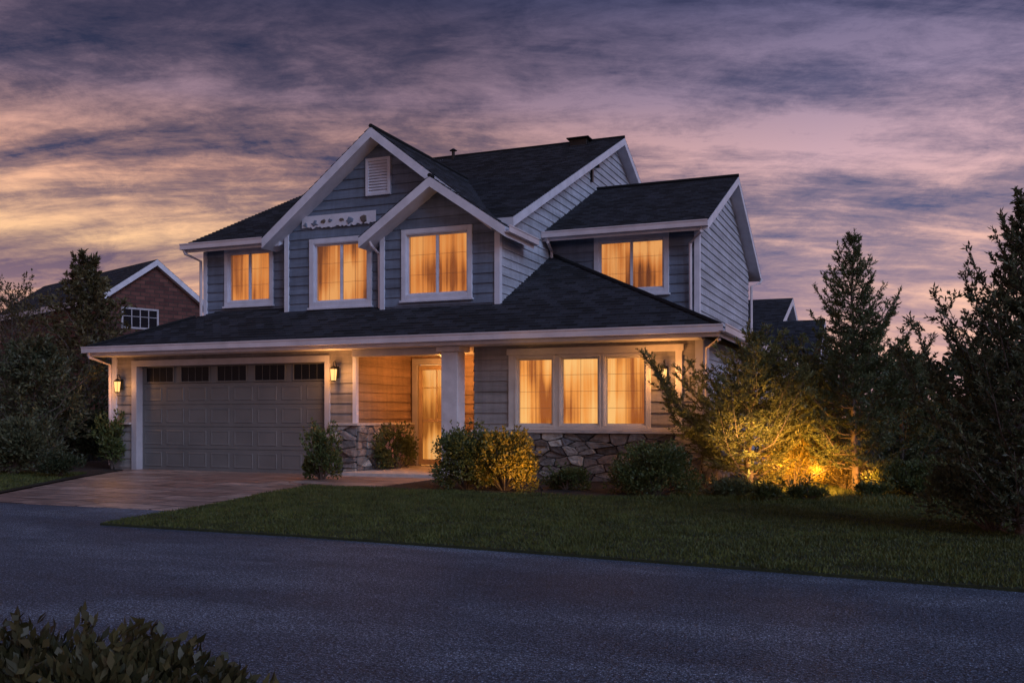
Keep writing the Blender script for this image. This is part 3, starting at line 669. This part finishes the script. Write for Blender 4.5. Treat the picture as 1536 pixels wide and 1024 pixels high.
def tree(name, label, loc, Ht, Rd, prof, nl, up, curve, twigs, lpt, ln, wd, mat, seed, r0=.06, z0=.12, twl=.34, jit=.5, group=None, wander=.03, cat='tree', spread=.6, upf=.35, lrand=(.62, 1.18)):
    rs = np.random.default_rng(seed); t = thing(name, label, cat, (loc[0], loc[1], 0), 0, group)
    ts = [Vector((0, 0, -.05))]; K = 9
    for i in range(1, K+1): ts.append(Vector((ts[-1].x+rs.normal()*wander*Ht/K*3, ts[-1].y+rs.normal()*wander*Ht/K*3, Ht*i/K)))
    def tp(f):
        q = f*K; i = min(int(q), K-1); return ts[i].lerp(ts[i+1], q-i)
    MB().tube(ts, [r0*(1-.93*i/K)+.004 for i in range(K+1)], 9).build('trunk', M['bark'], t, local=True, smooth=True)
    mb = MB(); P = []; D = []
    for i in range(nl):
        f = z0+(1-z0)*((i+rs.uniform(0, 1))/nl); b = tp(f); L = Rd*prof(f)*rs.uniform(*lrand)+.05; a = i*2.4+rs.uniform(-.4, .4)
        d = Vector((math.cos(a), math.sin(a), up+f*upf)).normalized(); pts = []
        for j in range(6):
            q = j/5; pts.append(b+d*L*q+Vector((0, 0, curve*L*q*q))+Vector(rs.normal(0, .025*L, 3))*(j > 0))
        mb.tube(pts, [max(.003, r0*.34*(1-f*.7)*(1-.85*j/5)) for j in range(6)], 5)
        for k in range(twigs):
            q = .18+.82*(k+rs.uniform(0, 1))/twigs; j = min(int(q*5), 4); o = pts[j].lerp(pts[j+1], q*5-j)
            td = (d*.7+Vector(rs.normal(0, spread, 3))+Vector((0, 0, .25))).normalized(); tl = L*twl*(1.15-q*.6)+.07
            e = o+td*tl; mb.tube([o, o+td*tl*.5+Vector(rs.normal(0, .03*tl, 3)), e], [.005, .003, .0015], 3)
            u = rs.uniform(.1, 1.05, lpt)[:, None]; P.append(np.array(o)+np.array(td)*tl*u+rs.normal(0, .012, (lpt, 3))); D.append(np.array(td)[None]*.8+rs.normal(0, jit, (lpt, 3)))
    o = np.array(ts[-1]); u = rs.uniform(-.12*Ht, .02, 40)[:, None]; P.append(o+np.array([0, 0, 1])*u); D.append(rs.normal(0, .5, (40, 3))+np.array([0, 0, 1.]))
    mb.build('branches', M['bark'], t, local=True)
    P = np.concatenate(P); D = np.concatenate(D); P[:, 2] = np.maximum(P[:, 2], .03); fastmesh('crown', leafquads(P, D, ln, wd, rs), 4, mat, t); return t
def conifer(name, label, loc, Ht, Rd, mat, seed, r0=.05, z0=.15, whorl=.17, per=6, tipup=.35, ln=.055, wd=.011, dens=1.0, elev=.15, cat='tree', prof=None, wander=.01, elevtop=.9):
    """layered boughs: flat sprays of side twigs with short needles, ascending towards the top"""
    rs = np.random.default_rng(seed); t = thing(name, label, cat, (loc[0], loc[1], 0))
    K = 9; ts = [Vector((0, 0, -.05))]
    for i in range(1, K+1): ts.append(Vector((ts[-1].x+rs.normal()*wander*Ht/3, ts[-1].y+rs.normal()*wander*Ht/3, Ht*i/K)))
    def tp(f):
        q = f*K; i = min(int(q), K-1); return ts[i].lerp(ts[i+1], q-i)
    MB().tube(ts, [r0*(1-.93*i/K)+.004 for i in range(K+1)], 9).build('trunk', M['bark'], t, local=True, smooth=True)
    mb = MB(); P = []; D = []
    def needles(o, e, m):
        o, e = np.array(o), np.array(e); dv = e-o; L = np.linalg.norm(dv); dn = dv/(L+1e-9); u = rs.uniform(0, 1.03, m)[:, None]
        P.append(o+dv*u); D.append(dn*1.0+rs.normal(0, .48, (m, 3)))
    z = z0*Ht; a0 = 0
    while z < Ht*.985:
        f = z/Ht; base = tp(f); a0 += rs.uniform(.4, 1.2); npw = max(4, int(per*(1 if f < .85 else .7)))
        for k in range(npw):
            a = a0+k*6.283/npw+rs.normal(0, .25); L = Rd*(prof(f) if prof else max(.07, (1-f)**.9*1.12))*rs.uniform(.55, 1.15)
            if f < z0+.12: L *= rs.uniform(.5, .9)
            el = elev+(elevtop-elev)*f**1.6+rs.normal(0, .08); d = Vector((math.cos(a), math.sin(a), el)).normalized(); sd = Vector((-math.sin(a), math.cos(a), 0))
            b = base+Vector((0, 0, rs.normal(0, whorl*.28))); pts = [b+d*L*q+Vector((0, 0, tipup*L*q**2.2-.10*L*math.sin(q*3.1)))+Vector(rs.normal(0, .018*L, 3))*(q > 0) for q in (0, .2, .4, .6, .8, 1)]
            mb.tube(pts, [max(.003, r0*.33*(1-f*.6)*(1-.85*j/5)) for j in range(6)], 5)
            needles(pts[4], pts[5]+(pts[5]-pts[4])*.3, int(24*dens)); needles(pts[2], pts[4], int(18*dens))
            nt_ = max(4, int(L/.075))
            for j in range(nt_):
                q = .16+.84*(j+rs.uniform(.2, .8))/nt_; i = min(int(q*5), 4); o = pts[i].lerp(pts[i+1], q*5-i); s = 1 if j % 2 else -1
                bd = (pts[i+1]-pts[i]).normalized(); td = (bd*.75+sd*s*rs.uniform(.5, .95)+Vector((0, 0, rs.normal(.12, .22)))).normalized(); tl = L*(.42-.30*q)*rs.uniform(.7, 1.3)+.05
                e = o+td*tl; mb.tube([o, e], [.004, .0018], 3); needles(o, e, int((6+tl*95)*dens))
                if tl > .16:
                    for s2 in (-1, 1):
                        o2 = o.lerp(e, rs.uniform(.3, .7)); td2 = (td*.8+td.cross(Vector((0, 0, 1)))*s2*.7+Vector((0, 0, .12))).normalized(); needles(o2, o2+td2*tl*.45, int((4+tl*42)*dens))
        z += whorl*(1.15-.5*f)
    needles(ts[-1]-Vector((0, 0, .25)), ts[-1]+Vector((0, 0, .05)), 40)
    mb.build('branches', M['bark'], t, local=True)
    P = np.concatenate(P); D = np.concatenate(D); P[:, 2] = np.maximum(P[:, 2], .03); fastmesh('crown', leafquads(P, D, ln, wd, rs), 4, mat, t); return t

# shrubs against the house
shrub('rounded leafy shrub before the stone pier between garage and porch', G(483, 722), .42, .36, 1.0, 2900, .07, .036, M['leaf'], 1, lumps=16, up=.9, full=True, ns=26)
pb_ = shrub('vine like flowering bush climbing the stone wall inside the porch', (-9.68, 17.25), .24, .95, .95, 3800, .055, .034, M['leaf'], 2, lumps=26)
shrub('rounded dark green bush in front of the porch column', G(700, 736), .66, .52, 1.10, 10500, .045, .028, M['leaf'], 3, lumps=34, ns=30, sl_=.20, full=True)
shrub('golden lit bush below the left end of the triple window', G(757, 738), .66, .5, 1.0, 9500, .048, .032, M['leaf_lit'], 4, lumps=30, ns=34, sl_=.22, full=True)
shrub('small low bush between the golden lit bush and the round green one', G(850, 737), .44, .33, .38, 3000, .045, .022, M['leaf'], 5, lumps=14, ns=12, full=True)
shrub('round green bush below the lantern at the right corner', G(982, 744), .74, .58, .84, 10500, .045, .028, M['leaf'], 6, lumps=34, ns=26, sl_=.18, full=True)
shrub('low spreading ground shrub right of the corner of the house', G(1098, 748), .60, .3, .26, 2200, .06, .018, M['needle'], 7, lumps=12, ns=14)
shrub('thin shrub left of the garage beside the lantern pier', G(168, 704), .45, .4, 1.15, 1900, .09, .045, M['leaf'], 8, lumps=12, up=.8)
shrub('low mound of shrubs by the left edge of the driveway', G(92, 716), .6, .45, .42, 3000, .07, .03, M['leaf_dk'], 9, lumps=14)
rg = random.Random(9)
for i in range(16):
    fx, fy, fz = rg.uniform(.16, .30), rg.uniform(-.85, .75), rg.uniform(.3, .95); m_ = MB()
    for k in range(5):
        a = k*1.257; c1, s1 = math.cos(a), math.sin(a); m_.poly([(fx, fy, fz), (fx+.012, fy+.03*c1-.012*s1, fz+.03*s1+.012*c1), (fx+.02, fy+.045*c1, fz+.045*s1), (fx+.012, fy+.03*c1+.012*s1, fz+.03*s1-.012*c1)])
    m_.build('flower', M['petal'], pb_, local=True)

# trees on the right
conifer('conifer_tree', 'tall pointed conifer standing right of the glowing garden lights', G(1282, 742), 3.95, 1.40, M['needle'], 21, .045, .11, .20, 6, .38, .06, .0155, 1.1, .22, elevtop=.95)
conifer('spreading_evergreen', 'spreading evergreen by the right corner of the house, lit golden from below', GD(1128, 14.8), 2.4, 1.6, M['needle_lit'], 22, .06, .10, .18, 6, .30, .06, .016, 1.05, .35, prof=lambda f: max(.2, min(1, (1-f)*1.5)), wander=.03)
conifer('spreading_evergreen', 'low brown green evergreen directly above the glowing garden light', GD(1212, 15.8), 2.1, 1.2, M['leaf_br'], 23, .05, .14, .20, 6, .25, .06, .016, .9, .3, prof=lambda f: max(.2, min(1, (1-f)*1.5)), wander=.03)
conifer('young_evergreen', 'bushy evergreen between the pointed conifer and the large tree at the right edge', GD(1352, 16.5), 2.5, 1.2, M['needle'], 24, .05, .06, .19, 6, .35, .065, .018, 1.0, .4)
conifer('large_evergreen', 'large loose evergreen cut off by the right edge of the photo', GD(1530, 9.3), 3.35, 1.28, M['leaf_gr'], 25, .05, .04, .175, 6, .55, .055, .019, 1.0, .45, prof=lambda f: max(.14, min(1, (1-f)*1.2)), elevtop=1.3)
shrub('dark shrub at the foot of the large evergreen on the right edge', GD(1490, 9.6), .80, .6, .85, 5500, .06, .024, M['leaf_gr'], 26, lumps=22)
shrub('low reddish shrub under the evergreens in the glow of the garden light', GD(1268, 14.9), .95, .35, .46, 3600, .08, .015, M['leaf_br'], 27, lumps=18, up=1.0)
shrub('feathery golden lit bush wrapped around the garden light', GD(1190, 15.0), 1.0, .35, .85, 4200, .10, .013, M['leaf_lit'], 28, lumps=24, up=.8)
shrub('dark rounded shrub behind the evergreens near the right edge', GD(1430, 17.5), 1.3, 1.0, 1.6, 7000, .09, .04, M['leaf_dk'], 29, lumps=26)
shrub('low leafy shrub between the garden light and the large evergreen', GD(1375, 13.8), .8, .5, .5, 3600, .07, .025, M['leaf'], 30, lumps=18)
shrub('low tuft of leaves in front of the golden lit feathery bush', GD(1213, 13.05), .34, .14, .24, 1000, .07, .018, M['leaf'], 36, lumps=9, ns=8, up=.9)
shrub('low tuft of leaves before the spreading evergreen near the house corner', GD(1150, 12.9), .30, .14, .23, 900, .07, .018, M['leaf'], 37, lumps=9, ns=8, up=.9)
shrub('low tuft of leaves before the trunk of the pointed conifer', GD(1312, 13.5), .32, .14, .24, 900, .07, .018, M['leaf'], 38, lumps=9, ns=8, up=.9)
# trees on the left
tree('leafy_tree', 'brownish leafy tree standing in front of the brick house, left of the garage', GD(128, 25), 5.2, 2.2, lambda f: max(.16, min(1, (1-f)*1.25+.05)), 80, .45, .2, 13, 13, .12, .048, M['leaf_au'], 31, .08, .08, .26, wander=.012, lrand=(.5, 1.2))
tree('bare_tree', 'thin twiggy tree at the left edge of the photo', GD(18, 27), 4.5, 2.2, lambda f: max(.35, min(1, (1-f)*1.9+.1)), 60, .9, .1, 14, 5, .10, .04, M['leaf_au'], 32, .08, .1, .36)
tree('leafy_tree', 'short dark tree on the far left below the twiggy tree', GD(48, 21), 2.5, 1.5, lambda f: max(.3, min(1, (1-f)*2)), 56, .6, .1, 14, 14, .11, .045, M['leaf_gr'], 33, .07, .03, .34)
shrub('wide dark shrub left of the driveway near the photo edge', G(20, 712), 1.1, .8, 1.2, 6500, .09, .04, M['leaf_gr'], 34, lumps=26)
shrub('dark hedge like shrub behind the thin shrub left of the garage', GD(110, 23), 1.6, 1.0, 1.5, 7000, .11, .05, M['leaf_dk'], 35, lumps=28)
# foreground bush
shrub('low leafy dark bush in the bottom left foreground', GD(85, 2.95), .92, .45, .48, 9000, .048, .023, M['leaf_ol'], 41, lumps=52, up=.9, ns=80, sl_=.26)
# low stone ring beside the drive
rg_ = thing('stone_ring', 'low round stone ring left of the driveway', 'planter', (*G(112, 690), 0))
mb = MB()
for k in range(18):
    a = k/18*6.283; mb.frustum(.62*math.cos(a), .62*math.sin(a), 0, .16, .12, .10, 6, a)
mb.build('stone_rim', M['mortar'], rg_, bevel=.01, local=True); MB().frustum(0, 0, 0, .10, .55, .55, 20).build('soil', M['soil'], rg_, local=True)

# ---------------------------------------------------------------- garden lights (small hooded stakes facing the plants)
def gardenlight(xy, label, power, aim, h=.2, kind='POINT', r=.05, col=(1, .38, .05), ang=110):
    t = thing('garden_spotlight', label, 'garden light', (xy[0], xy[1], .02)); q = h-.12 if kind == 'SPOT' else 0
    MB().tube([(0, 0, -.02), (0, 0, .05+q)], .007).build('spike', M['dark'], t, local=True)
    a = Vector((aim[0]-xy[0], aim[1]-xy[1], 0)).normalized()
    MB().tube([(-a.x*.03, -a.y*.03, .055+q), (a.x*.03, a.y*.03, .08+q)], [.014, .024], 10).build('housing', M['dark'], t, local=True)
    MB().tube([(a.x*.0305, a.y*.0305, .081+q), (a.x*.032, a.y*.032, .082+q)], [.019, .019], 10).build('lens', M['lampglass'], t, local=True)
    l = bpy.data.lights.new('garden_lamp', kind); l.energy = power; l.color = col; l.shadow_soft_size = r
    o = bpy.data.objects.new('garden_lamp', l); COL.objects.link(o); o.location = (a.x*.06, a.y*.06, h); o.parent = t
    if kind == 'SPOT':
        l.spot_size = math.radians(ang); l.spot_blend = 1.0
        o.rotation_euler = Vector((aim[0]-xy[0], aim[1]-xy[1], aim[2]-h)).to_track_quat('-Z', 'Y').to_euler()
gardenlight(GD(1215, 13.3), 'garden light at the front of the glowing evergreens', 470, (*GD(1205, 15), .50), .22, 'SPOT', r=.12, ang=110, col=(1, .42, .06))
gardenlight(GD(1170, 14.85), 'garden light in the left part of the feathery golden lit bush', 60, (*GD(1165, 16), 1), .45, r=.16, col=(1, .42, .06))
gardenlight(GD(1225, 14.8), 'garden light in the right part of the feathery golden lit bush', 60, (*GD(1225, 16), 1), .35, r=.16, col=(1, .42, .06))
gardenlight(GD(1150, 13.15), 'garden light below the spreading evergreen at the house corner', 400, (*GD(1110, 14.8), 1.75), .22, 'SPOT', col=(1, .49, .12), ang=85, r=.10)
gardenlight(GD(1312, 13.75), 'garden light by the trunk of the pointed conifer', 80, (*GD(1285, 15), .4), .22, 'SPOT', r=.10, ang=90)
gardenlight(GD(812, 13.6), 'small garden light in front of the golden lit bush', 105, (*GD(750, 14.8), .7), .18, 'SPOT', col=(1, .48, .10), ang=75, r=.08)

# ---------------------------------------------------------------- neighbours
def nb_house(name, label, loc, rz, half, depth, ze, zr, wallmat, ov=.35, win=None):
    t = thing(name, label, 'house', (*loc, 0), rz); s = (zr-ze)/half
    mb = MB(); zt = lambda x: zr-s*abs(x)-.12
    vs = []
    for y in (0, depth): vs += [(-half, y, 0), (half, y, 0), (half, y, zt(half)), (0, y, zt(0)), (-half, y, zt(half))]
    mb.faces(vs, [(0, 1, 2, 3, 4), (9, 8, 7, 6, 5), (0, 4, 9, 5), (1, 6, 7, 2)])
    mb.build('wall', M[wallmat], t, local=True)
    e = half+ov
    roof(t, [([(0, -ov), (0, depth+ov), (-e, depth+ov), (-e, -ov)], (1, 0), -e, zr-s*e, s), ([(0, -ov), (0, depth+ov), (e, depth+ov), (e, -ov)], (-1, 0), -e, zr-s*e, s)], th=.3, local=True, ex=.25)
    if win:
        a, b, c, d = win; w = MB(); k = .09
        w.box(a-k, a, -.06, -.002, c-k, d+k).box(b, b+k, -.06, -.002, c-k, d+k).box(a, b, -.06, -.002, d, d+k).box(a, b, -.06, -.002, c-k, c)
        for j in (1, 2, 3): x = a+(b-a)*j/4; w.box(x-.02, x+.02, -.05, -.012, c, d)
        w.box(a, b, -.05, -.012, c+.6*(d-c)-.015, c+.6*(d-c)+.015)
        wo = w.build('window', M['surround'], t, local=True); MB().box(a, b, -.01, -.003, c, d).build('pane', M['darkglass'], wo)
    return t
nb_house('brick_house', 'red brick neighbouring house with white gable trim behind the trees on the left', GD(232, 48), math.radians(69.3), 2.6, 14, 1.2+172/F*49.5, 1.2+233/F*48, 'brick', .3, (-1.65, .1, 5.62, 6.5))
nb_house('neighbour_house', 'dark roofed neighbouring house seen past the right side of the house', (PX(1188, 44)-.3, 44), math.radians(90), 3.6, 9, 5.2, PZ(1188, 447, 44), 'siding', .35)
nb_house('neighbour_house', 'lower dark roofed house between the trees on the right', (PX(1236, 38)-.3, 38), math.radians(90), 3.2, 7, 3.0, PZ(1232, 480, 38), 'siding', .35)
def wood(name, label, xs, d0, hmin, hmax, n, seed):
    rs = np.random.default_rng(seed); px = rs.uniform(*xs, n); d = d0+rs.uniform(-3, 3, n); u = (px-CX)/F
    top = hmin+(hmax-hmin)*(.5+.25*np.sin(px*.031)+.25*np.sin(px*.083+1)); z = top*rs.uniform(0, 1, n)**.7
    P = np.stack([d*(-sn+cs*u), d*(cs+sn*u), z], 1)
    o = fastmesh(name, leafquads(P, rs.normal(size=(n, 3)), .5, .3, rs), 4, M['leaf_dk']); tag(o, label, 'woodland', kind='stuff')
wood('woodland', 'far dark tree line behind the houses on the right', (1080, 2300), 62, 4.2, 6.0, 16000, 51)
wood('woodland', 'far dark tree line behind the brick house on the left', (-700, 330), 58, 4.0, 6.0, 14000, 52)

# ---------------------------------------------------------------- sky and light
w = bpy.data.worlds.new('World'); S.world = w; w.use_nodes = True; n = w.node_tree; n.nodes.clear()
out = n.nodes.new('ShaderNodeOutputWorld'); bg = n.nodes.new('ShaderNodeBackground'); n.links.new(bg.outputs[0], out.inputs[0])
dr = N(n, 'ShaderNodeTexCoord').outputs['Generated']
sx = N(n, 'ShaderNodeSeparateXYZ'); n.links.new(dr, sx.inputs[0]); X, Y, Z = sx.outputs
zc = mth(n, 'MAXIMUM', Z, 0.0); den = mth(n, 'ADD', zc, .24)
side = mth(n, 'ADD', mth(n, 'MULTIPLY', X, cs), mth(n, 'MULTIPLY', Y, sn))
fwd = mth(n, 'ADD', mth(n, 'MULTIPLY', X, -sn), mth(n, 'MULTIPLY', Y, cs))
cb = N(n, 'ShaderNodeCombineXYZ'); n.links.new(mth(n, 'DIVIDE', side, den), cb.inputs[0]); n.links.new(mth(n, 'DIVIDE', fwd, den), cb.inputs[1])
c1 = noise(n, mapping(n, cb.outputs[0], (.66, 2.2, 1), (0, 0, math.radians(-9)), (2.3, 4.2, 0)), 1.0, 11, .63, dist=.45)
c2 = noise(n, mapping(n, cb.outputs[0], (1.5, 4.6, 1), (0, 0, math.radians(6)), (1, 7, 0)), 1.7, 11, .70, dist=.4)
c3 = noise(n, mapping(n, dr, (4, 4, 11)), 3.4, 12, .74, dist=.35)
cl = mth(n, 'ADD', mth(n, 'MULTIPLY', c1, .58), mth(n, 'ADD', mth(n, 'MULTIPLY', c2, .23), mth(n, 'MULTIPLY', c3, .19)))
mask = ramp(n, cl, [(.425, 0.0), (.485, .28), (.575, 1.0)])
base = ramp(n, Z, [(0, (.50, .28, .28)), (.09, (.36, .215, .25)), (.155, (.155, .110, .170)), (.22, (.075, .072, .138)), (.31, (.038, .043, .092)), (.40, (.020, .025, .062)), (1, (.03, .035, .08))])
lit = ramp(n, Z, [(0, (.80, .42, .33)), (.10, (1.0, .53, .34)), (.17, (1.0, .60, .33)), (.24, (.92, .48, .33)), (.31, (.32, .21, .27)), (.40, (.062, .060, .120)), (1, (.05, .05, .11))])
lil = ramp(n, Z, [(0, (.82, .46, .40)), (.10, (1.0, .58, .43)), (.17, (.98, .57, .46)), (.25, (.64, .41, .46)), (.32, (.31, .24, .36)), (.40, (.11, .11, .22)), (1, (.06, .06, .13))])
baser = ramp(n, Z, [(0, (.52, .30, .31)), (.09, (.38, .25, .31)), (.155, (.165, .15, .26)), (.22, (.082, .100, .205)), (.31, (.052, .066, .150)), (.40, (.028, .036, .092)), (1, (.03, .035, .08))])
sf = ramp(n, mth(n, 'ADD', side, .5), [(.42, 0.0), (.80, 1.0)])
skyc = mix(n, mask, mix(n, sf, base, baser), mix(n, sf, lit, lil))
n.links.new(skyc, bg.inputs[0]); bg.inputs[1].default_value = 1.0
sl = bpy.data.lights.new('dusk_sun', 'SUN'); sl.energy = 1.4; sl.angle = math.radians(35); sl.color = (.52, .66, 1.0)
so = bpy.data.objects.new('dusk_sun', sl); COL.objects.link(so)
so.rotation_euler = Vector((-.76, .44, -.50)).to_track_quat('-Z', 'Y').to_euler()
# ---------------------------------------------------------------- camera
cam = bpy.data.cameras.new('camera'); co = bpy.data.objects.new('camera', cam); COL.objects.link(co)
co.location = (0, 0, H); co.rotation_euler = (math.pi/2, 0, YAW); cam.sensor_width = 36; cam.lens = 36*F/1536; cam.shift_y = (HZ-512)/1536
cam.clip_start = .1; cam.clip_end = 2000; S.camera = co
S.view_settings.view_transform = 'Standard'; S.view_settings.look = 'None'; S.view_settings.exposure = 0
